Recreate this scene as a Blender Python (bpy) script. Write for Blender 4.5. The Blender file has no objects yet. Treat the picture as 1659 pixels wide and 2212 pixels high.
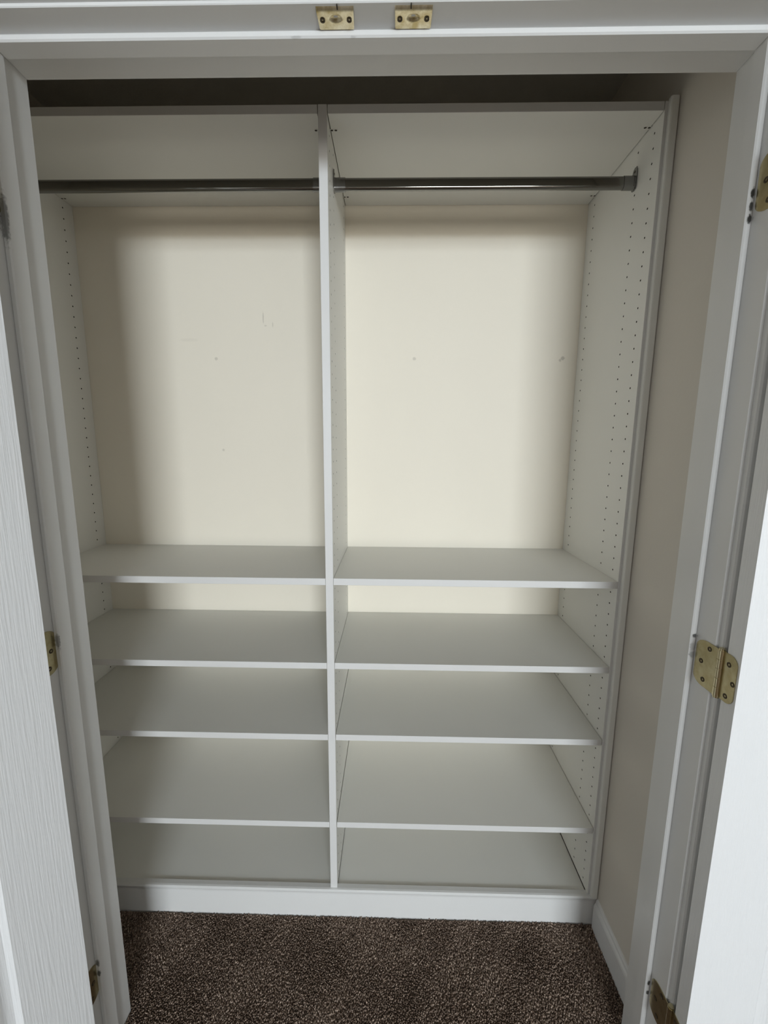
import bpy, math, random
import numpy as np
from mathutils import Matrix, Vector

S = bpy.context.scene
COL = S.collection
rnd = random.Random(4)

# ------------------------------------------------------------------ camera
F_PX = 889.58
cam_d = bpy.data.cameras.new('camera')
cam_d.sensor_fit = 'HORIZONTAL'; cam_d.sensor_width = 36.0; cam_d.lens = F_PX / 1659 * 36.0
cam_d.clip_start = 0.01
cam = bpy.data.objects.new('camera', cam_d); COL.objects.link(cam); S.camera = cam
def _rot(rx, ry, rz):
    cx, sx, cy, sy, cz, sz = math.cos(rx), math.sin(rx), math.cos(ry), math.sin(ry), math.cos(rz), math.sin(rz)
    Rx = Matrix(((1,0,0),(0,cx,-sx),(0,sx,cx))); Ry = Matrix(((cy,0,sy),(0,1,0),(-sy,0,cy))); Rz = Matrix(((cz,-sz,0),(sz,cz,0),(0,0,1)))
    return Rz @ Rx @ Ry
_R = _rot(-0.1566, -0.0064, 0.0194)
_M = Matrix((_R.col[0], _R.col[2], -_R.col[1])).transposed().to_4x4()
cam.matrix_world = Matrix.Translation((0.1779, -1.0694, 1.4512)) @ _M

# ------------------------------------------------------------------ world, daylight, exposure
w = bpy.data.worlds.new('sky'); S.world = w; w.use_nodes = True
w.node_tree.nodes['Background'].inputs[0].default_value = (0.75, 0.86, 1.0, 1)
w.node_tree.nodes['Background'].inputs[1].default_value = 1.0
# daylight through the room window behind the photographer
WX0, WX1, WZ0, WZ1, WY = 0.42, 2.40, 0.40, 2.36, -7.0
def area(name, loc, size, energy, color, rot=(math.pi/2, 0, 0)):
    l = bpy.data.lights.new(name, 'AREA'); l.shape = 'RECTANGLE'; l.size, l.size_y = size
    l.energy = energy; l.color = color
    o = bpy.data.objects.new(name, l); COL.objects.link(o); o.location = loc; o.rotation_euler = rot
    return o
WZM = 1.45      # horizon: open sky above, darker warm ground below
area('window_skylight', ((WX0+WX1)/2, WY-0.14, (WZM+WZ1)/2), (WX1-WX0, WZ1-WZM), 250.0, (0.82, 0.92, 1.0))
area('window_groundlight', ((WX0+WX1)/2, WY-0.14, (WZ0+WZM)/2), (WX1-WX0, WZM-WZ0), 85.0, (1.0, 0.96, 0.86))
S.view_settings.view_transform = 'Standard'; S.view_settings.look = 'None'
S.view_settings.gamma = 1.0; S.view_settings.use_curve_mapping = False
S.view_settings.exposure = 0.38
S.cycles.max_bounces = 14; S.cycles.diffuse_bounces = 10
S.cycles.sample_clamp_indirect = 6.0

# ------------------------------------------------------------------ materials
def base_mat(name, col, rough=0.5, metal=0.0, spec=0.5):
    m = bpy.data.materials.new(name); m.use_nodes = True
    b = m.node_tree.nodes['Principled BSDF']
    b.inputs['Base Color'].default_value = (*col, 1); b.inputs['Roughness'].default_value = rough
    b.inputs['Metallic'].default_value = metal; b.inputs['Specular IOR Level'].default_value = spec
    return m
def nd(m, typ, **kw):
    n = m.node_tree.nodes.new(typ)
    for k, v in kw.items():
        if k.startswith('i_'):
            key = k[2:]; key = int(key) if key.isdigit() else key.replace('_', ' ')
            n.inputs[key].default_value = v
        else: setattr(n, k, v)
    return n
def lk(m, a, b): m.node_tree.links.new(a, b)
def bsdf(m): return m.node_tree.nodes['Principled BSDF']
def tex_coord(m, scale=(1,1,1)):
    tc = nd(m, 'ShaderNodeTexCoord'); mp = nd(m, 'ShaderNodeMapping'); mp.inputs['Scale'].default_value = scale
    lk(m, tc.outputs['Object'], mp.inputs['Vector']); return mp.outputs[0]
def add_bump(m, scale, strength, dist, detail=3, stretch=(1,1,1)):
    v = tex_coord(m, stretch); n = nd(m, 'ShaderNodeTexNoise', i_Scale=scale, i_Detail=detail); lk(m, v, n.inputs['Vector'])
    b = nd(m, 'ShaderNodeBump', i_Strength=strength, i_Distance=dist); lk(m, n.outputs[0], b.inputs['Height'])
    lk(m, b.outputs[0], bsdf(m).inputs['Normal']); return n
def vary(m, col, amt, scale, stretch=(1,1,1)):
    """gentle colour mottling; returns the colour socket"""
    v = tex_coord(m, stretch); n = nd(m, 'ShaderNodeTexNoise', i_Scale=scale, i_Detail=4); lk(m, v, n.inputs['Vector'])
    mx = nd(m, 'ShaderNodeMix', data_type='RGBA')
    mx.inputs[6].default_value = (*[c*(1-amt) for c in col], 1); mx.inputs[7].default_value = (*[min(1, c*(1+amt)) for c in col], 1)
    lk(m, n.outputs[0], mx.inputs[0]); lk(m, mx.outputs[2], bsdf(m).inputs['Base Color']); return mx.outputs[2]
def stains(m, src, spots, col, nscale=90, namt=0.5):
    """spots: (x,y,z, rx,ry,rz, strength) in object space; real marks with a fixed shape on the surface"""
    tc = nd(m, 'ShaderNodeTexCoord'); nz = nd(m, 'ShaderNodeTexNoise', i_Scale=nscale, i_Detail=4); lk(m, tc.outputs['Object'], nz.inputs['Vector'])
    total = None
    for (x, y, z, rx, ry, rz, st) in spots:
        sub = nd(m, 'ShaderNodeVectorMath', operation='SUBTRACT'); sub.inputs[1].default_value = (x, y, z); lk(m, tc.outputs['Object'], sub.inputs[0])
        dv = nd(m, 'ShaderNodeVectorMath', operation='DIVIDE'); dv.inputs[1].default_value = (rx, ry, rz); lk(m, sub.outputs[0], dv.inputs[0])
        ln = nd(m, 'ShaderNodeVectorMath', operation='LENGTH'); lk(m, dv.outputs[0], ln.inputs[0])
        ad = nd(m, 'ShaderNodeMath', operation='MULTIPLY_ADD'); lk(m, nz.outputs[0], ad.inputs[0]); ad.inputs[1].default_value = namt; lk(m, ln.outputs['Value'], ad.inputs[2])
        mr = nd(m, 'ShaderNodeMapRange'); mr.interpolation_type = 'SMOOTHSTEP'
        mr.inputs[1].default_value = 0.55 + namt*0.5; mr.inputs[2].default_value = 1.15 + namt*0.5
        mr.inputs[3].default_value = st; mr.inputs[4].default_value = 0
        lk(m, ad.outputs[0], mr.inputs[0])
        if total is None: total = mr.outputs[0]
        else:
            mxx = nd(m, 'ShaderNodeMath', operation='MAXIMUM'); lk(m, total, mxx.inputs[0]); lk(m, mr.outputs[0], mxx.inputs[1]); total = mxx.outputs[0]
    mx = nd(m, 'ShaderNodeMix', data_type='RGBA'); mx.inputs[7].default_value = (*col, 1)
    lk(m, total, mx.inputs[0]); lk(m, src, mx.inputs[6]); lk(m, mx.outputs[2], bsdf(m).inputs['Base Color'])
    return mx.outputs[2]

D = 0.3648
M_MEL = base_mat('white_melamine', (0.70, 0.697, 0.667), 0.42, spec=0.4); vary(M_MEL, (0.70, 0.697, 0.667), 0.012, 9); add_bump(M_MEL, 900, 0.12, 0.0004)
M_EDGE = base_mat('melamine_edge_band', (0.61, 0.605, 0.60), 0.4)
M_PAINT = base_mat('grey_white_trim_paint', (0.655, 0.655, 0.65), 0.38); c = vary(M_PAINT, (0.655, 0.655, 0.65), 0.015, 5); add_bump(M_PAINT, 220, 0.10, 0.0008)
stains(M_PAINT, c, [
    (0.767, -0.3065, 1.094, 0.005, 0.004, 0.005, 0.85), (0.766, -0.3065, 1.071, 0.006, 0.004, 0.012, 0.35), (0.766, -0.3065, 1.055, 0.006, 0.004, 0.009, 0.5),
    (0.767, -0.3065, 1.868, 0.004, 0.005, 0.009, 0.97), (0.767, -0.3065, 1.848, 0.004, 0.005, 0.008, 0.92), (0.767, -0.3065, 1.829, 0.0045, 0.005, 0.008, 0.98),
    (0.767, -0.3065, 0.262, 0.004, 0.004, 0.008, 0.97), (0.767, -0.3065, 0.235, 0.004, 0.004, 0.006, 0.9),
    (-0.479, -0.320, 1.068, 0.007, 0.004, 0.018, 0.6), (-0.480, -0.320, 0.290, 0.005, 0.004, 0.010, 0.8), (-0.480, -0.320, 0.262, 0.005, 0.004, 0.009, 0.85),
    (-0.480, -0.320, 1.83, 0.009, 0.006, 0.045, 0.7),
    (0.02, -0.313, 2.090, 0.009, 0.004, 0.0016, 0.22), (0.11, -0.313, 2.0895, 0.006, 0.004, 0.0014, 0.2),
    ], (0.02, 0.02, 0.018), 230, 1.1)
M_DOOR = base_mat('white_door_paint', (0.71, 0.715, 0.725), 0.36)
# embossed wood grain running up the door skin
def grain(m, dist):
    v = tex_coord(m, (1, 1, 0.035)); n = nd(m, 'ShaderNodeTexNoise', i_Scale=290, i_Detail=2, i_Roughness=0.5); lk(m, v, n.inputs['Vector'])
    b = nd(m, 'ShaderNodeBump', i_Strength=0.62, i_Distance=dist); lk(m, n.outputs[0], b.inputs['Height']); lk(m, b.outputs[0], bsdf(m).inputs['Normal'])
grain(M_DOOR, 0.0012)
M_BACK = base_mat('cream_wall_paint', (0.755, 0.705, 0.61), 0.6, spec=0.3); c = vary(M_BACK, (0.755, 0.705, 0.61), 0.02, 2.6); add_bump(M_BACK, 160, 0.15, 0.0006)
stains(M_BACK, c, [(-0.4167, D, 1.7401, .006, .05, .006, .35), (-0.4082, D, 1.4374, .005, .05, .005, .35), (0.2477, D, 1.7416, .006, .05, .006, .35),
    (0.737, D, 1.744, .007, .05, .007, .5), (0.729, D, 1.738, .005, .05, .006, .4),
    (-0.253, D, 1.870, .0025, .05, .020, .33), (-0.246, D, 1.845, .005, .05, .0025, .3), (-0.222, D, 1.848, .002, .05, .010, .3),
    (-0.505, D, 1.80, .035, .05, .006, .08)], (0.30, 0.27, 0.23), 260, 0.8)
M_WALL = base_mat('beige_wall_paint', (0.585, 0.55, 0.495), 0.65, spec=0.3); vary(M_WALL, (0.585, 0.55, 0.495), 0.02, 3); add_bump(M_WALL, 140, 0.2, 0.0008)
M_ROOM = base_mat('room_wall_paint', (0.50, 0.49, 0.47), 0.7, spec=0.2); vary(M_ROOM, (0.50, 0.49, 0.47), 0.02, 3)
M_CEIL = base_mat('ceiling_paint', (0.55, 0.54, 0.52), 0.8, spec=0.2); add_bump(M_CEIL, 90, 0.3, 0.002)
M_DARK = base_mat('dark_recess_shade', (0.035, 0.028, 0.02), 0.9)  # particleboard brown taken near black: shade painted into holes, slit and groove
M_CHROME = base_mat('chrome_tube', (0.24, 0.235, 0.22), 0.09, 1.0); add_bump(M_CHROME, 60, 0.02, 0.0005)
M_NICKEL = base_mat('dull_metal_fitting', (0.26, 0.26, 0.255), 0.22, 1.0); add_bump(M_NICKEL, 300, 0.05, 0.0003)
def brass_mat(name, a, b_, rough):
    m = base_mat(name, a, rough, 1.0)
    v = tex_coord(m, (1, 1, 1)); n = nd(m, 'ShaderNodeTexNoise', i_Scale=55, i_Detail=5, i_Roughness=0.65); lk(m, v, n.inputs['Vector'])
    r = nd(m, 'ShaderNodeValToRGB'); r.color_ramp.elements[0].position = 0.35; r.color_ramp.elements[1].position = 0.62
    r.color_ramp.elements[0].color = (*b_, 1); r.color_ramp.elements[1].color = (*a, 1)
    lk(m, n.outputs[0], r.inputs[0]); lk(m, r.outputs[0], bsdf(m).inputs['Base Color']); return m
M_BRASS = brass_mat('worn_brass', (0.50, 0.44, 0.27), (0.40, 0.335, 0.18), 0.24)
M_STRIKE = brass_mat('tarnished_brass_plate', (0.86, 0.78, 0.58), (0.55, 0.44, 0.22), 0.40)
M_SCREW = base_mat('dark_screw_head', (0.06, 0.042, 0.02), 0.6, 0.2)
M_PIN = base_mat('polished_brass_knuckle', (0.62, 0.55, 0.36), 0.14, 1.0)
M_FLOOR = base_mat('carpet_backing', (0.055, 0.040, 0.030), 0.95, spec=0.1)
c_ = tex_coord(M_FLOOR); n_ = nd(M_FLOOR, 'ShaderNodeTexNoise', i_Scale=420, i_Detail=3); lk(M_FLOOR, c_, n_.inputs['Vector'])
r_ = nd(M_FLOOR, 'ShaderNodeValToRGB'); r_.color_ramp.elements[0].position = .38; r_.color_ramp.elements[1].position = .66
r_.color_ramp.elements[0].color = (0.075, 0.052, 0.038, 1); r_.color_ramp.elements[1].color = (0.30, 0.235, 0.19, 1)
lk(M_FLOOR, n_.outputs[0], r_.inputs[0]); lk(M_FLOOR, r_.outputs[0], bsdf(M_FLOOR).inputs['Base Color'])
M_TUFT = base_mat('carpet_yarn', (0.2, 0.16, 0.13), 0.95, spec=0.1)
at_ = nd(M_TUFT, 'ShaderNodeAttribute', attribute_name='yarn')
r_ = nd(M_TUFT, 'ShaderNodeValToRGB'); e = r_.color_ramp.elements
e[0].position = 0.0; e[0].color = (0.105, 0.070, 0.050, 1); e[1].position = 1.0; e[1].color = (0.62, 0.49, 0.40, 1)
k = e.new(0.5); k.color = (0.27, 0.20, 0.158, 1)
lk(M_TUFT, at_.outputs['Fac'], r_.inputs[0]); lk(M_TUFT, r_.outputs[0], bsdf(M_TUFT).inputs['Base Color'])

# ------------------------------------------------------------------ mesh helpers
class MB:
    """collects faces, builds one mesh object"""
    def __init__(self): self.v = []; self.f = []; self.mi = []; self.sm = []
    def add(self, vs, fs, mi=0, smooth=False):
        o = len(self.v); self.v += [tuple(p) for p in vs]
        for f in fs: self.f.append(tuple(o+i for i in f)); self.mi.append(mi); self.sm.append(smooth)
        return self
    def box(self, x0, x1, y0, y1, z0, z1, b=0.0, mi=0):
        """box with optional chamfered edges of size b"""
        if b <= 0:
            vs = [(x, y, z) for x in (x0, x1) for y in (y0, y1) for z in (z0, z1)]
            return self.add(vs, [(0,1,3,2),(4,6,7,5),(0,4,5,1),(2,3,7,6),(0,2,6,4),(1,5,7,3)], mi)
        b = min(b, abs(x1-x0)*.45, abs(y1-y0)*.45, abs(z1-z0)*.45)
        idx = {}; vs = []
        c = ((x0, x1), (y0, y1), (z0, z1))
        for i in (0,1):
            for j in (0,1):
                for k in (0,1):
                    for ax in range(3):
                        s = (i, j, k); p = [c[a][s[a]] for a in range(3)]
                        for a in range(3):
                            if a != ax: p[a] += b if s[a] == 0 else -b
                        idx[(i,j,k,ax)] = len(vs); vs.append(p)
        fs = []
        for ax in range(3):
            a1, a2 = [a for a in range(3) if a != ax]
            for s in (0,1):
                q = []
                for u, v_ in ((0,0),(1,0),(1,1),(0,1)):
                    t = [0,0,0]; t[ax] = s; t[a1] = u; t[a2] = v_; q.append(idx[(*t, ax)])
                fs.append(q)
        for ax in range(3):      # edges along ax
            a1, a2 = [a for a in range(3) if a != ax]
            for u in (0,1):
                for v_ in (0,1):
                    q = []
                    for s, which in ((0,a1),(1,a1),(1,a2),(0,a2)):
                        t = [0,0,0]; t[ax] = s; t[a1] = u; t[a2] = v_; q.append(idx[(*t, which)])
                    fs.append(q)
        for i in (0,1):
            for j in (0,1):
                for k in (0,1): fs.append([idx[(i,j,k,a)] for a in range(3)])
        return self.add(vs, fs, mi)
    def prism(self, prof, axis, a0, a1, mi=0, smooth=False):
        """closed 2D profile extruded along axis; prof in the other two axes in order"""
        n = len(prof)
        def P(p, a):
            q = [0,0,0]; o = [k for k in range(3) if k != axis]; q[axis] = a; q[o[0]], q[o[1]] = p; return q
        vs = [P(p, a0) for p in prof] + [P(p, a1) for p in prof]
        self.add(vs, [(i, (i+1) % n, n+(i+1) % n, n+i) for i in range(n)], mi, smooth)
        return self.add(vs, [tuple(range(n)), tuple(range(n, 2*n))], mi)
    def tube(self, prof_fn, axis, a0, a1, n=32, mi=0):
        return self.prism([prof_fn(2*math.pi*i/n) for i in range(n)], axis, a0, a1, mi, True)
    def build(self, name, mats, parent=None, tri=False):
        me = bpy.data.meshes.new(name); me.from_pydata(self.v, [], self.f)
        mats = mats if isinstance(mats, (list, tuple)) else [mats]
        for m in mats: me.materials.append(m)
        me.polygons.foreach_set('material_index', self.mi); me.polygons.foreach_set('use_smooth', self.sm)
        import bmesh
        bm = bmesh.new(); bm.from_mesh(me); bmesh.ops.recalc_face_normals(bm, faces=bm.faces); bm.to_mesh(me); bm.free()
        o = bpy.data.objects.new(name, me); COL.objects.link(o)
        if parent: o.parent = parent
        return o
def tag(o, label=None, cat=None, group=None, kind=None):
    if label: o['label'] = label
    if cat: o['category'] = cat
    if group: o['group'] = group
    if kind: o['kind'] = kind
    return o
def empty(name, loc=(0,0,0), rz=0, parent=None):
    o = bpy.data.objects.new(name, None); COL.objects.link(o); o.location = loc; o.rotation_euler = (0,0,rz)
    o.empty_display_size = 0.05
    if parent: o.parent = parent
    return o
def struct(name, mb, mat, label, cat, parent=None):
    o = mb.build(name, mat, parent)
    return tag(o, label, cat, kind='structure')
bx = lambda *a, **k: MB().box(*a, **k)

# ------------------------------------------------------------------ the setting: closet shell and the room in front of it
XL, XR, YJB, YJF = -0.487, 0.7715, -0.2276, -0.352      # door opening, jamb back and front edges
ZH = 2.100                                              # underside of head jamb
CWL, CWR, CZ = -0.885, 0.811, 2.46                      # closet walls, ceiling
RX0, RX1, RY = -1.9, 3.3, WY
T = 0.10
floor = struct('floor', bx(RX0-T, RX1+T, RY-T, D+T, -0.08, 0.0), M_FLOOR, 'brown cut-pile carpet floor of the closet and room', 'floor')
struct('ceiling', bx(RX0-T, RX1+T, RY-T, D+T, CZ, CZ+0.08), M_CEIL, 'ceiling over closet and room', 'ceiling')
struct('wall_back', bx(CWL-T, CWR+T, D, D+T, 0, CZ), M_BACK, 'cream painted closet back wall with faint scuffs', 'wall')
struct('wall_left', bx(CWL-T, CWL, YJB+0.004, D, 0, CZ), M_WALL, 'closet left side wall hidden behind the shelving', 'wall')
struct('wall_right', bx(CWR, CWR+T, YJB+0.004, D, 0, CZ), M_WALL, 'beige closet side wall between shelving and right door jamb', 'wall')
wf = MB()
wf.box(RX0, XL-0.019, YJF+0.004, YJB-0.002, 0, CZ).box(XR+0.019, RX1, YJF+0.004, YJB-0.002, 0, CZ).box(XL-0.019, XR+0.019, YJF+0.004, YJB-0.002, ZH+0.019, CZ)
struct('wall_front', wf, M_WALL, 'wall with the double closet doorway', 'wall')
struct('wall_left.001', bx(RX0-T, RX0, RY, YJF+0.1, 0, CZ), M_ROOM, 'bedroom side wall to the left behind the photographer', 'wall')
struct('wall_right.001', bx(RX1, RX1+T, RY, YJF+0.1, 0, CZ), M_ROOM, 'bedroom side wall to the right behind the photographer', 'wall')
wb = MB(); wb.box(RX0-T, WX0, RY-T, RY, 0, CZ).box(WX1, RX1+T, RY-T, RY, 0, CZ).box(WX0, WX1, RY-T, RY, 0, WZ0).box(WX0, WX1, RY-T, RY, WZ1, CZ)
struct('wall_back.001', wb, M_ROOM, 'bedroom wall with the window', 'wall')
win = empty('window_1', ((WX0+WX1)/2, RY, WZ0)); tag(win, 'bedroom window behind the photographer with white frame', 'window', kind='structure')
hw, hh = (WX1-WX0)/2, WZ1-WZ0
fr = MB(); fr.box(-hw, -hw+.04, -.09, -.03, 0, hh).box(hw-.04, hw, -.09, -.03, 0, hh).box(-hw, hw, -.09, -.03, 0, .04).box(-hw, hw, -.09, -.03, hh-.04, hh)
fr.build('window_frame', M_PAINT, win)
bx(-.02, .02, -.085, -.035, .04, hh-.04).build('mullion', M_PAINT, win)

# carpet pile: small leaning yarn tufts
def carpet():
    rng = np.random.default_rng(7)
    parts = []
    for x0, x1, y0, y1, p in ((-0.88, 0.808, -0.37, 0.0, 0.0036), (-1.3, 1.7, -0.62, -0.37, 0.0042), (-1.3, 1.7, -1.6, -0.62, 0.0052)):
        gx, gy = np.meshgrid(np.arange(x0, x1, p), np.arange(y0, y1, p)); n = gx.size
        parts.append((gx.ravel() + rng.uniform(-.5, .5, n)*p, gy.ravel() + rng.uniform(-.5, .5, n)*p, np.full(n, p/0.0036)))
    cx, cy, sc = (np.concatenate(q) for q in zip(*parts))
    ok = ~(((cy > YJF-0.018) & (cy < YJB+0.002)) & ((cx < XL+0.002) | (cx > XR-0.002)))
    ok &= (cy < -0.004) & ((cy < YJF-0.018) | (cx > CWL+0.006))
    cx, cy, sc = cx[ok], cy[ok], sc[ok]; n = len(cx)
    # slow wander of pile direction gives the brushed patches
    fld = np.sin(cx*21+1.3*np.sin(cy*17)) + np.sin(cy*29+cx*9+2) + .8*np.sin(cx*47-cy*31)
    ang = fld*0.8 + rng.normal(0, .9, n); lean = 0.0022 + rng.uniform(0, .003, n)
    h = 0.0065 + rng.uniform(-.0018, .0022, n); r = (0.0017 + rng.uniform(0, .0007, n))*sc; tw = rng.uniform(0, 6.28, n)
    V = np.zeros((n, 7, 3), np.float32)
    for k in range(3):
        a = tw + k*2.0944
        V[:, k, 0] = cx + np.cos(a)*r*.8; V[:, k, 1] = cy + np.sin(a)*r*.8; V[:, k, 2] = 0
        a2 = a + .6
        V[:, 3+k, 0] = cx + np.cos(a2)*r*1.15 + np.cos(ang)*lean*.5; V[:, 3+k, 1] = cy + np.sin(a2)*r*1.15 + np.sin(ang)*lean*.5; V[:, 3+k, 2] = h*.7
    V[:, 6, 0] = cx + np.cos(ang)*lean; V[:, 6, 1] = cy + np.sin(ang)*lean; V[:, 6, 2] = h
    tri = np.array([(0,1,4),(0,4,3),(1,2,5),(1,5,4),(2,0,3),(2,3,5),(3,4,6),(4,5,6),(5,3,6)])
    Fc = (tri[None] + (np.arange(n)*7)[:, None, None]).reshape(-1, 3)
    me = bpy.data.meshes.new('carpet_pile')
    me.vertices.add(n*7); me.vertices.foreach_set('co', V.reshape(-1))
    m = len(Fc); me.loops.add(m*3); me.loops.foreach_set('vertex_index', Fc.reshape(-1).astype(np.int32))
    me.polygons.add(m); me.polygons.foreach_set('loop_start', np.arange(0, m*3, 3, dtype=np.int32)); me.polygons.foreach_set('loop_total', np.full(m, 3, np.int32))
    me.update(calc_edges=True)
    val = np.clip(rng.beta(2.0, 2.6, n) + .05*fld, 0, 1)
    at = me.attributes.new('yarn', 'FLOAT', 'POINT'); at.data.foreach_set('value', np.repeat(val, 7).astype(np.float32))
    me.materials.append(M_TUFT); me.validate()
    o = bpy.data.objects.new('carpet_pile', me); COL.objects.link(o); o.parent = floor; o['kind'] = 'stuff'
carpet()

# door frame: jambs, stops, casings
fr = empty('trim_1', ((XL+XR)/2, YJB, 0)); tag(fr, 'grey-white painted door frame with stops around the closet opening', 'door frame', kind='structure')
ox, oy = (XL+XR)/2, YJB
def fbox(name, mat, x0, x1, y0, y1, z0, z1, b=0.0012, parent=fr):
    return bx(x0-ox, x1-ox, y0-oy, y1-oy, z0, z1, b=b).build(name, mat, parent)
fr.location = (0, 0, 0); ox = oy = 0.0
fbox('side_jamb', M_PAINT, XL-0.018, XL, YJF, YJB, 0, ZH+0.018)
fbox('side_jamb', M_PAINT, XR, XR+0.018, YJF, YJB, 0, ZH+0.018)
fbox('head_jamb', M_PAINT, XL, XR, YJF, YJB, ZH, ZH+0.018)
STL, STR, STH = -0.3195, -0.3060, -0.3135     # front faces of the stops
fbox('door_stop', M_PAINT, XL, XL+0.011, STL, STL+0.035, 0, ZH, b=0.0022)
fbox('door_stop', M_PAINT, XR-0.011, XR, STR, STR+0.030, 0, ZH, b=0.0022)
fbox('door_stop', M_PAINT, XL+0.011, XR-0.011, STH, STH+0.033, ZH-0.011, ZH, b=0.0022)
cs = empty('trim_2', (0, 0, 0)); tag(cs, 'painted casing boards around the room side of the doorway', 'door casing', kind='structure')
def casing_prof(s):       # (offset from opening edge, y) profile of a colonial casing
    return [(s*0, YJF), (s*0, YJF-0.009), (s*0.003, YJF-0.011), (s*0.012, YJF-0.012), (s*0.018, YJF-0.0155), (s*0.045, YJF-0.017), (s*0.054, YJF-0.017), (s*0.057, YJF-0.014), (s*0.057, YJF)]
RV = 0.005
for s, xe in ((-1, XL-RV), (1, XR+RV)):
    MB().prism([(xe+a, y) for a, y in casing_prof(s)], 2, 0, ZH+RV).build('casing', M_PAINT, cs)
MB().prism([(y, ZH+RV+a) for a, y in casing_prof(1)], 0, XL-RV-0.057, XR+RV+0.057).build('head_casing', M_PAINT, cs)

# brass strike plates under the head jamb for the ball catches
def rrect(x0, x1, y0, y1, r, seg=4, rs=None):
    out = []; rs = rs or (r, r, r, r)
    for (cx, cy, a, rr) in ((x1, y1, 0, rs[0]), (x0, y1, 90, rs[1]), (x0, y0, 180, rs[2]), (x1, y0, 270, rs[3])):
        sx = -1 if cx == x1 else 1; sy = -1 if cy == y1 else 1
        for i in range(seg+1):
            t = math.radians(a + 90*i/seg); out.append((cx+sx*rr+math.cos(t)*rr, cy+sy*rr+math.sin(t)*rr))
    return out
def screw_mb(mb, c, axis, r, sgn, depth=0.0008):
    """countersunk screw head: dished disc with a cross slot, facing sgn along axis"""
    def P(a, b, h):
        q = [0,0,0]; o = [k for k in range(3) if k != axis]; q[axis] = c[axis]+sgn*h; q[o[0]] = c[o[0]]+a; q[o[1]] = c[o[1]]+b; return q
    n = 16; rings = [(r, 0.0003), (r*.86, 0.0006), (r*.35, 0.0001), (r*.3, -depth)]
    vs = [P(math.cos(2*math.pi*i/n)*rr, math.sin(2*math.pi*i/n)*rr, h) for rr, h in rings for i in range(n)]
    fs = [(k*n+i, k*n+(i+1) % n, (k+1)*n+(i+1) % n, (k+1)*n+i) for k in range(3) for i in range(n)] + [tuple(range(3*n, 4*n))]
    mb.add(vs, fs, 0, True); return mb
def strike(cx, side):
    y1, y0 = -0.3150, -0.3510
    e = 0.0285; z = ZH
    m = MB()
    # plate as a grid so the ball dimple and the curled lip are real relief
    nx, ny = 40, 28
    def H(u, v):          # u across -1..1, v 0 back .. 1 front lip
        x, y = u*e, v*(y1-y0)
        d = math.hypot(x/0.0105, (y-0.017)/0.0058); h = 0.0016
        if d < 1: h -= 0.0030*(1-d*d)**.5
        elif d < 1.25: h += 0.0006*(1-(d-1)/.25)
        if v > .74: h -= 0.0075*((v-.74)/.26)**1.6
        return h
    vs = []
    for j in range(ny+1):
        v = j/ny; wsc = 1 - (0.055*(1-v)) if side < 0 else 1 - 0.03*(1-v)
        if v < .06: wsc -= .04*(1-v/.06)
        if v > .94: wsc -= .05*(v-.94)/.06
        for i in range(nx+1):
            u = -1+2*i/nx; vs.append((cx+u*e*wsc, y1-v*(y1-y0), z-H(u, v)))
    fs = [(j*(nx+1)+i, j*(nx+1)+i+1, (j+1)*(nx+1)+i+1, (j+1)*(nx+1)+i) for j in range(ny) for i in range(nx)]
    m.add(vs, fs, 0, True)
    o = m.build('strike_plate', M_STRIKE, fr); sol = o.modifiers.new('thick', 'SOLIDIFY'); sol.thickness = 0.0012; sol.offset = -1 if True else 1
    for sx in (-1, 1):
        screw_mb(MB(), (cx+sx*0.0205, -0.3300, z-0.0034), 2, 0.0040, -1).build('screw', M_SCREW, o)
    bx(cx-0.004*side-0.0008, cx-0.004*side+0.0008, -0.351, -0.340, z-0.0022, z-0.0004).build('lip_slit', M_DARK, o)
    tag(o, 'tarnished brass catch plate, %s of the pair on the head jamb' % ('left' if side < 0 else 'right'))
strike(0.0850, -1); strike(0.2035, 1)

# ------------------------------------------------------------------ baseboards
def base_profile(h, t):   # (distance from wall, z): flat face, cove, bead top
    return [(0, 0), (t, 0), (t, h-0.030), (t*.80, h-0.026), (t*.62, h-0.018), (t*.60, h-0.012), (t*.72, h-0.009), (t*.74, h-0.004), (t*.60, h-0.0008), (t*.4, h), (0, h)]
mb = MB().prism([(CWR-d, z) for d, z in [(0,0),(.011,0),(.011,.082),(.0095,.088),(.006,.094),(.0055,.099),(.003,.105),(0,.107)]], 1, YJB+0.003, -0.0105)
mb.v = [(v[0], v[1], v[2]) for v in mb.v]
struct('baseboard_right', mb, M_PAINT, 'white baseboard along the right closet wall beside the carpet', 'baseboard')
mb = MB().prism([(CWL+d, z) for d, z in [(0,0),(.011,0),(.011,.082),(.0095,.088),(.006,.094),(.0055,.099),(.003,.105),(0,.107)]], 1, YJB+0.003, -0.0105)
struct('baseboard_left', mb, M_PAINT, 'white baseboard along the left closet wall', 'baseboard')

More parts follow.
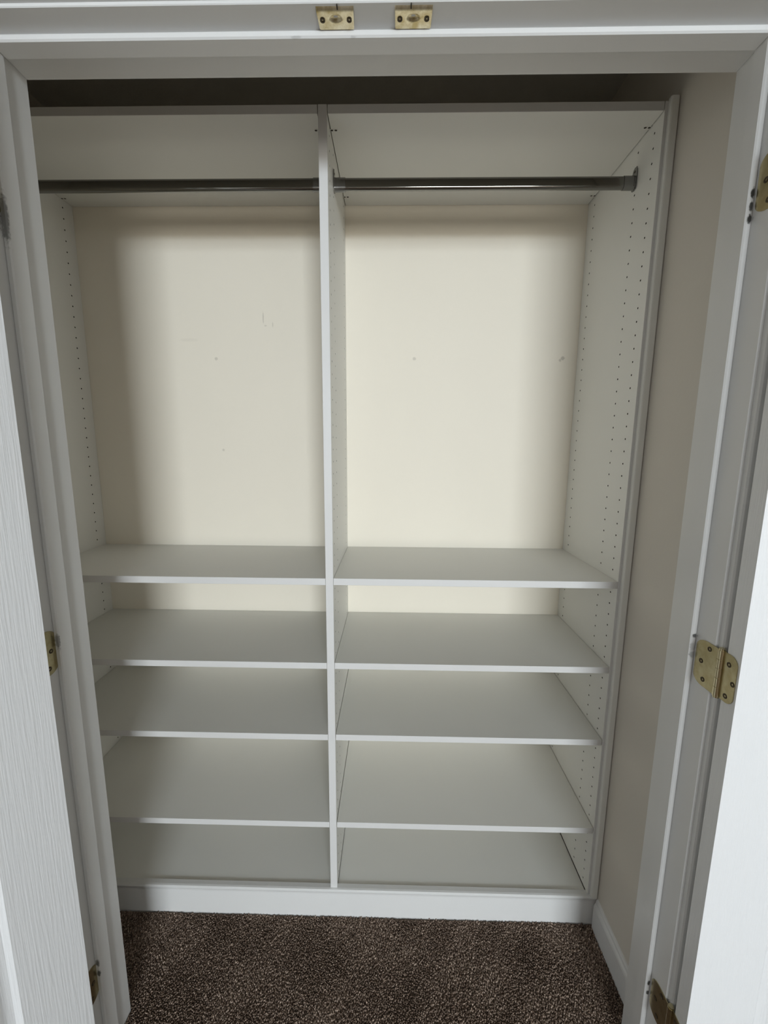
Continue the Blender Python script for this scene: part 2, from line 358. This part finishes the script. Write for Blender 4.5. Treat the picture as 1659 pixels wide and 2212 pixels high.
# ------------------------------------------------------------------ the built-in shelving
org = empty('closet_organizer', (0, 0, 0)); tag(org, 'built-in white shelving with two bays, open hanging space above five shelves each', 'shelving')
tP, W1, W2 = 0.0205, 0.8544, 0.7627
XD0, XD1, XRI, XLI = 0.0, 0.0208, 0.7837, -0.8544
ZT, TT = 2.2035, 0.0188
COLS = (0.0323, 0.0970, 0.3215)
ROWS = [2.1796 - 0.032*i for i in range(65)]
def holed(mb, x, sgn, y0, y1, z0, z1, r=0.0025, depth=0.007):
    """flat panel face at x with real drilled shelf-pin holes; sgn = outward normal sign"""
    cw = 0.008; ys = [y0]
    for c in COLS: ys += [c-cw, c+cw]
    ys.append(y1)
    rows = [q for q in ROWS if z0+0.018 < q < z1-0.018]
    zs = [z1] + [rows[0]+0.016] + [q-0.016 for q in rows] + [z0]
    def quad(a0, a1, b0, b1): mb.add([(x,a0,b0),(x,a1,b0),(x,a1,b1),(x,a0,b1)], [(0,1,2,3)], 0)
    for j in range(len(ys)-1):
        if j % 2 == 0: quad(ys[j], ys[j+1], z0, z1); continue
        quad(ys[j], ys[j+1], zs[1], z1); quad(ys[j], ys[j+1], z0, zs[-2])
        c = COLS[j//2]
        for q in rows:
            cor = [(c+cw, q+.016), (c-cw, q+.016), (c-cw, q-.016), (c+cw, q-.016)]
            oc = [(c+r*math.cos(math.radians(45*k)), q+r*math.sin(math.radians(45*k))) for k in range(8)]
            vs = [(x, *p) for p in cor] + [(x, *p) for p in oc] + [(x-sgn*depth, *p) for p in oc]
            fs = []
            for k in range(4):      # corner k at angle 45+90k -> octagon index 1+2k
                a, b = 4+(1+2*k) % 8, 4+(3+2*k) % 8; mid = 4+(2+2*k) % 8
                fs += [(k, (k+1) % 4, b, mid, a)]
            mb.add(vs, fs, 0)
            mb.add(vs[4:], [(k, (k+1) % 8, 8+(k+1) % 8, 8+k) for k in range(8)] + [tuple(range(8, 16))], 1)
def panel(name, x0, x1, holes, z0, z1):
    mb = MB(); y0, y1 = 0.0, D-0.0006; b = 0.0006
    for x, s in ((x0, -1), (x1, 1)):
        if s in holes: holed(mb, x, s, y0+b, y1, z0, z1)
        else: mb.add([(x,y0+b,z0),(x,y1,z0),(x,y1,z1),(x,y0+b,z1)], [(0,1,2,3)], 0)
    mb.add([(x0+b,y0,z0),(x1-b,y0,z0),(x1-b,y0,z1),(x0+b,y0,z1)], [(0,1,2,3)], 2)
    for xa, xb in ((x0, x0+b), (x1, x1-b)):
        mb.add([(xa,y0+b,z0),(xb,y0,z0),(xb,y0,z1),(xa,y0+b,z1)], [(0,1,2,3)], 2)
    mb.add([(x0,y1,z0),(x1,y1,z0),(x1,y1,z1),(x0,y1,z1)], [(0,1,2,3)], 0)
    for z in (z0, z1): mb.add([(x0+b,y0,z),(x1-b,y0,z),(x1,y0+b,z),(x1,y1,z),(x0,y1,z),(x0,y0+b,z)], [(0,1,2,3,4,5)], 0)
    # vertices stay unmerged: keep winding explicit rather than guessed per island
    o = mb.build(name, [M_MEL, M_DARK, M_EDGE], org)
    return o
ZTOP = ZT+TT
panel('side_panel', XLI-0.019, XLI, (1,), 0.1103, ZTOP)
panel('side_panel', XRI, XRI+0.019, (-1,), 0.1103, ZTOP)
panel('divider_panel', XD0, XD1, (-1, 1), 0.1103, ZTOP)
bays = {'left': (XLI, XD0), 'right': (XD1, XRI)}
def board(name, x0, x1, ztop, t, y0=0.0, y1=D-0.0008, gap=0.0007):
    mb = MB(); b = 0.0005
    mb.box(x0+gap, x1-gap, y0, y1, ztop-t, ztop, b=b)
    o = mb.build(name, [M_MEL, M_EDGE], org)
    for p in o.data.polygons:
        if abs(p.center[1]-y0) < 0.0006 and p.normal[1] < -0.5: p.material_index = 1
    return o
heights = {1: 1.0987, 2: 0.8529, 3: 0.6307, 4: 0.3404}
gaps = {('left', 1): (.0006), ('left', 2): (.0006), ('left', 3): .0008, ('left', 4): .0008,
        ('right', 1): .0006, ('right', 2): .0008, ('right', 3): .0013, ('right', 4): .0016}
ordn = {1: 'top', 2: 'second', 3: 'third', 4: 'fourth'}
for bay, (x0, x1) in bays.items():
    board('top_shelf', x0, x1, ZTOP, TT, gap=0.0017)
    for k, z in heights.items():
        t = 0.0188 if k == 1 else 0.0182
        board('shelf', x0, x1, z - (0.0 if bay == 'right' else 0.0005), t, y0=0.0008, gap=gaps[(bay, k)])
    board('bottom_shelf', x0, x1, 0.1066, 0.018, gap=0.0006, y0=0.0125)
    # pairs of small connector holes under the top shelf at each panel
    for yy in (0.050, 0.318):
        for xe, s in ((x0, 1), (x1, -1)):
            m = MB()
            for dx, rr in ((0.004, .0032), (0.0135, .0032)):
                n = 14; cx, cy = xe+s*dx, yy
                ring = lambda r_, z_: [(cx+math.cos(2*math.pi*i/n)*r_*1.25, cy+math.sin(2*math.pi*i/n)*r_, z_) for i in range(n)]
                vs = ring(rr*1.35, ZT-.0001) + ring(rr*1.25, ZT-.0006) + ring(rr*.85, ZT-.0006) + ring(rr*.8, ZT+.004)
                m.add(vs, [(k*n+i, k*n+(i+1) % n, (k+1)*n+(i+1) % n, (k+1)*n+i) for k in (0, 1) for i in range(n)], 0)
                m.add(vs, [(2*n+i, 2*n+(i+1) % n, 3*n+(i+1) % n, 3*n+i) for i in range(n)] + [tuple(range(2*n, 3*n))], 1)
            m.build('shelf_connector', [M_MEL, M_DARK], org)
# toe-kick board in front under the bottom shelves, with a small bead moulding along its top
mb = MB().prism([(0.0125, 0), (0.0, 0), (0.0, 0.0850), (-0.0004, 0.0890), (-0.0016, 0.0935), (-0.0038, 0.0980), (-0.0068, 0.1012),
                 (-0.0078, 0.1040), (-0.0078, 0.1066), (-0.0050, 0.1092), (0.0, 0.1100), (0.0125, 0.1100)], 0, XLI-0.018, CWR-0.0008)
mb.build('toe_kick', M_PAINT, org)
# scribe strips closing the gap to the side walls
for x0, x1 in ((0.7905, CWR-0.0012), (CWL+0.0012, XLI-0.0075)):
    prof = [(x0, 0.0), (x0, -0.0075), (x0+0.0012, -0.0098), (x0+0.0035, -0.0110), (x1-0.0035, -0.0110), (x1-0.001, -0.0098), (x1, -0.0078), (x1, 0.0)]
    z0_ = 0.1105
    mb = MB().prism(prof, 2, z0_, 2.2262); mb.build('scribe_strip', M_MEL, org)

# ------------------------------------------------------------------ hanging rods: oval tube with sleeve brackets
RYc, RZc, RH, RWd = 0.1000, 2.1130, 0.0150, 0.0080
def rod(x0, x1, label):
    r = empty('closet_rod', ((x0+x1)/2, RYc, RZc-RH)); tag(r, label, 'rod', 'closet rods')
    h = (x1-x0)/2
    def oval(a, e=0.0):
        # stadium section, taller than deep
        c, s = math.cos(a), math.sin(a); k = RH-RWd
        return ((RWd+e)*c, RH + (k if s >= 0 else -k) + (RWd+e)*s)
    MB().tube(lambda a: oval(a), 0, -h+0.003, h-0.003, 48).build('rod_tube', M_CHROME, r)
    for s in (-1, 1):
        m = MB()
        m.tube(lambda a: oval(a, 0.0012), 0, s*(h-0.0305), s*(h-0.0022), 36)
        # flange plate with rounded tab rising above the tube
        pr = [(-0.0105, 0.004), (-0.008, -0.0015), (0, -0.0035), (0.008, -0.0015), (0.0105, 0.004), (0.0105, 0.036), (0.0092, 0.043), (0.0055, 0.0485), (0, 0.0505), (-0.0055, 0.0485), (-0.0092, 0.043), (-0.0105, 0.036)]
        m.prism(pr, 0, s*(h-0.0027), s*(h-0.0001))
        o = m.build('rod_bracket', M_NICKEL, r)
        bx(min(s*(h-.0068), s*(h-.0062)), max(s*(h-.0068), s*(h-.0062)), -.0096, .0096, 0.004, 0.026).build('bracket_groove', M_DARK, o)
        screw_mb(MB(), (s*(h-0.0028), 0, 0.0405), 0, 0.0030, -s).build('screw', M_SCREW, o)
    return r
rod(XD1, XRI, 'oval chrome rod hanging in the right bay of the shelving')
rod(XLI, XD0, 'oval chrome rod hanging in the left bay, partly hidden by the left jamb')

# ------------------------------------------------------------------ doors (moulded six-panel, hinged on the opening sides)
DW, DH, DT = 0.625, 2.083, 0.035
def door_face(mb, y, sgn, st=0.116):
    """panelled skin in local coords: x 0..DW from hinge edge, z 0..DH; recess goes inward (-sgn)"""
    mu = 0.10; pw = (DW-2*st-mu)/2
    px = [(st, st+pw), (st+pw+mu, DW-st)]
    pz = [(0.235, 0.865), (1.005, 1.600), (1.710, 1.965)]
    xs = [0, px[0][0], px[0][1], px[1][0], px[1][1], DW]; zs = [0] + [q for p in pz for q in p] + [DH]
    rings = [(0, 0), (0.004, 0.0), (0.008, 0.0030), (0.012, 0.0058), (0.017, 0.0064), (0.022, 0.0064), (0.026, 0.0056), (0.034, 0.0030), (0.044, 0.0012), (0.050, 0.0008)]
    for i in range(5):
        for j in range(7):
            a0, a1, b0, b1 = xs[i], xs[i+1], zs[j], zs[j+1]
            if i in (1, 3) and j in (1, 3, 5):
                vs = []
                for ins, dep in rings:
                    for X, Z in ((a0+ins, b0+ins), (a1-ins, b0+ins), (a1-ins, b1-ins), (a0+ins, b1-ins)): vs.append((X, y-sgn*dep, Z))
                fs = [(k*4+c, k*4+(c+1) % 4, (k+1)*4+(c+1) % 4, (k+1)*4+c) for k in range(len(rings)-1) for c in range(4)]
                n = (len(rings)-1)*4; mb.add(vs, fs + [(n, n+1, n+2, n+3)], 0)
            else: mb.add([(a0,y,b0),(a1,y,b0),(a1,y,b1),(a0,y,b1)], [(0,1,2,3)], 0)
HZ = (0.250, 1.051, 1.874)       # hinge centres above the floor
def hinge_leaf(w, hgt, t, dirn):
    """rounded leaf in the (a, z) plane: a from 0 (knuckle) to w; returns profile"""
    h = hgt/2; r = 0.0159
    pr = [(0.0, -h), (0.0, h)]
    out = [(0.0, h)]
    for i in range(7): t_ = math.radians(90-90*i/6); out.append((w-r+math.cos(t_)*r, h-r+math.sin(t_)*r))
    for i in range(7): t_ = math.radians(-90*i/6); out.append((w-r+math.cos(t_)*r, -h+r+math.sin(t_)*r))
    out.append((0.0, -h)); return out
def make_door(name, hx, mirror, angle, label, stile):
    """hx,hy = pin; local +x runs from hinge to free edge, local y=0.. as closed (room face at y=+0.014)"""
    px, py = hx
    d = empty(name, (px, py, 0.010)); tag(d, label, 'door', kind='structure')
    d.rotation_euler = (0, 0, angle)
    s = mirror          # +1: closed door extends to +x (left door), -1: to -x (right door)
    R0, R1 = 0.0100, 0.041
    mb = MB()
    door_face(mb, R0, -1, stile); door_face(mb, R1, 1, stile)
    for X in (0, DW): mb.add([(X,R0,0),(X,R1,0),(X,R1,DH),(X,R0,DH)], [(0,1,2,3)], 0)
    for Z in (0, DH): mb.add([(0,R0,Z),(DW,R0,Z),(DW,R1,Z),(0,R1,Z)], [(0,1,2,3)], 0)
    mb.v = [(s*(v[0]+0.002), v[1], v[2]) for v in mb.v]
    # weld + recalc so that the shell normals are consistent
    o = mb.build('door_slab', M_DOOR, d)
    import bmesh
    bm = bmesh.new(); bm.from_mesh(o.data); bmesh.ops.remove_doubles(bm, verts=bm.verts, dist=1e-5); bmesh.ops.recalc_face_normals(bm, faces=bm.faces); bm.to_mesh(o.data); bm.free()
    rng = random.Random(5)
    for k, hz in enumerate(HZ):
        z = hz-0.010; H = 0.089
        hg = MB(); r = 0.0062
        # knuckle: five barrel segments on a pin with flat tips
        zc = z-H/2; segs = 5
        for i in range(segs):
            a0 = zc+H*i/segs+0.0004; a1 = zc+H*(i+1)/segs-0.0004
            hg.tube(lambda a: (math.cos(a)*r, math.sin(a)*r), 2, a0, a1, 24)
        hg.tube(lambda a: (math.cos(a)*r*.82, math.sin(a)*r*.82), 2, zc-0.003, zc+H+0.003, 20)
        hn = hg.build('hinge', M_PIN, d)
        tag(hn, 'worn brass %s hinge' % ('lower', 'middle', 'upper')[k])
        # door leaf lies on the hinge edge of the slab
        lf = hinge_leaf(0.0335, H, 0, 1)
        m = MB(); xe = s*0.002
        m.prism([(0.003+a, z+b) for a, b in lf], 0, xe-s*0.0018, xe-s*0.0001); m.build('hinge_leaf', M_BRASS, hn)
        for a, b in ((0.0125, 0.030), (0.0250, 0.0), (0.0135, -0.032)) if k != 1 else ((0.0155, 0.0260), (0.0285, -0.0040), (0.0165, -0.0330)):
            screw_mb(MB(), (xe-s*0.0019, 0.003+a, z+b), 0, 0.0047, -s).build('screw', M_SCREW, hn)
        # jamb leaf, fixed in room space: counter-rotate into the door frame of reference
        inv = Matrix.Rotation(-angle, 3, 'Z')
        m = MB(); jx = (XL if s > 0 else XR)
        yk = py+0.004
        width = (-0.3105 if s < 0 else -0.3170) - yk
        lf2 = [(a*width/0.0335 if a < 0.001 else 0.0335*width/0.0335*a/0.0335, b) for a, b in lf]
        m.prism([(yk+a, hz+b) for a, b in lf2], 0, jx+s*0.0001, jx+s*0.0019)
        m.v = [tuple(inv @ Vector((v[0]-px, v[1]-py, v[2]-0.010))) for v in m.v]
        m.build('hinge_leaf', M_BRASS, hn)
        for a, b in ((0.38*width, 0.0335), (0.70*width, 0.002), (0.52*width, -0.031)):
            sm = screw_mb(MB(), (jx+s*0.0021, yk+a, hz+b), 0, 0.0046, s)
            sm.v = [tuple(inv @ Vector((v[0]-px, v[1]-py, v[2]-0.010))) for v in sm.v]
            sm.build('screw', M_SCREW, hn)
    return d
make_door('door_1', (XL, -0.3660), 1, math.radians(-108), 'left white moulded-panel closet door, swung open just past square, embossed wood grain', 0.108)
make_door('door_2', (XR+0.0015, -0.3660), -1, math.radians(177.5), 'right white moulded-panel closet door, folded back flat against the wall', 0.118)
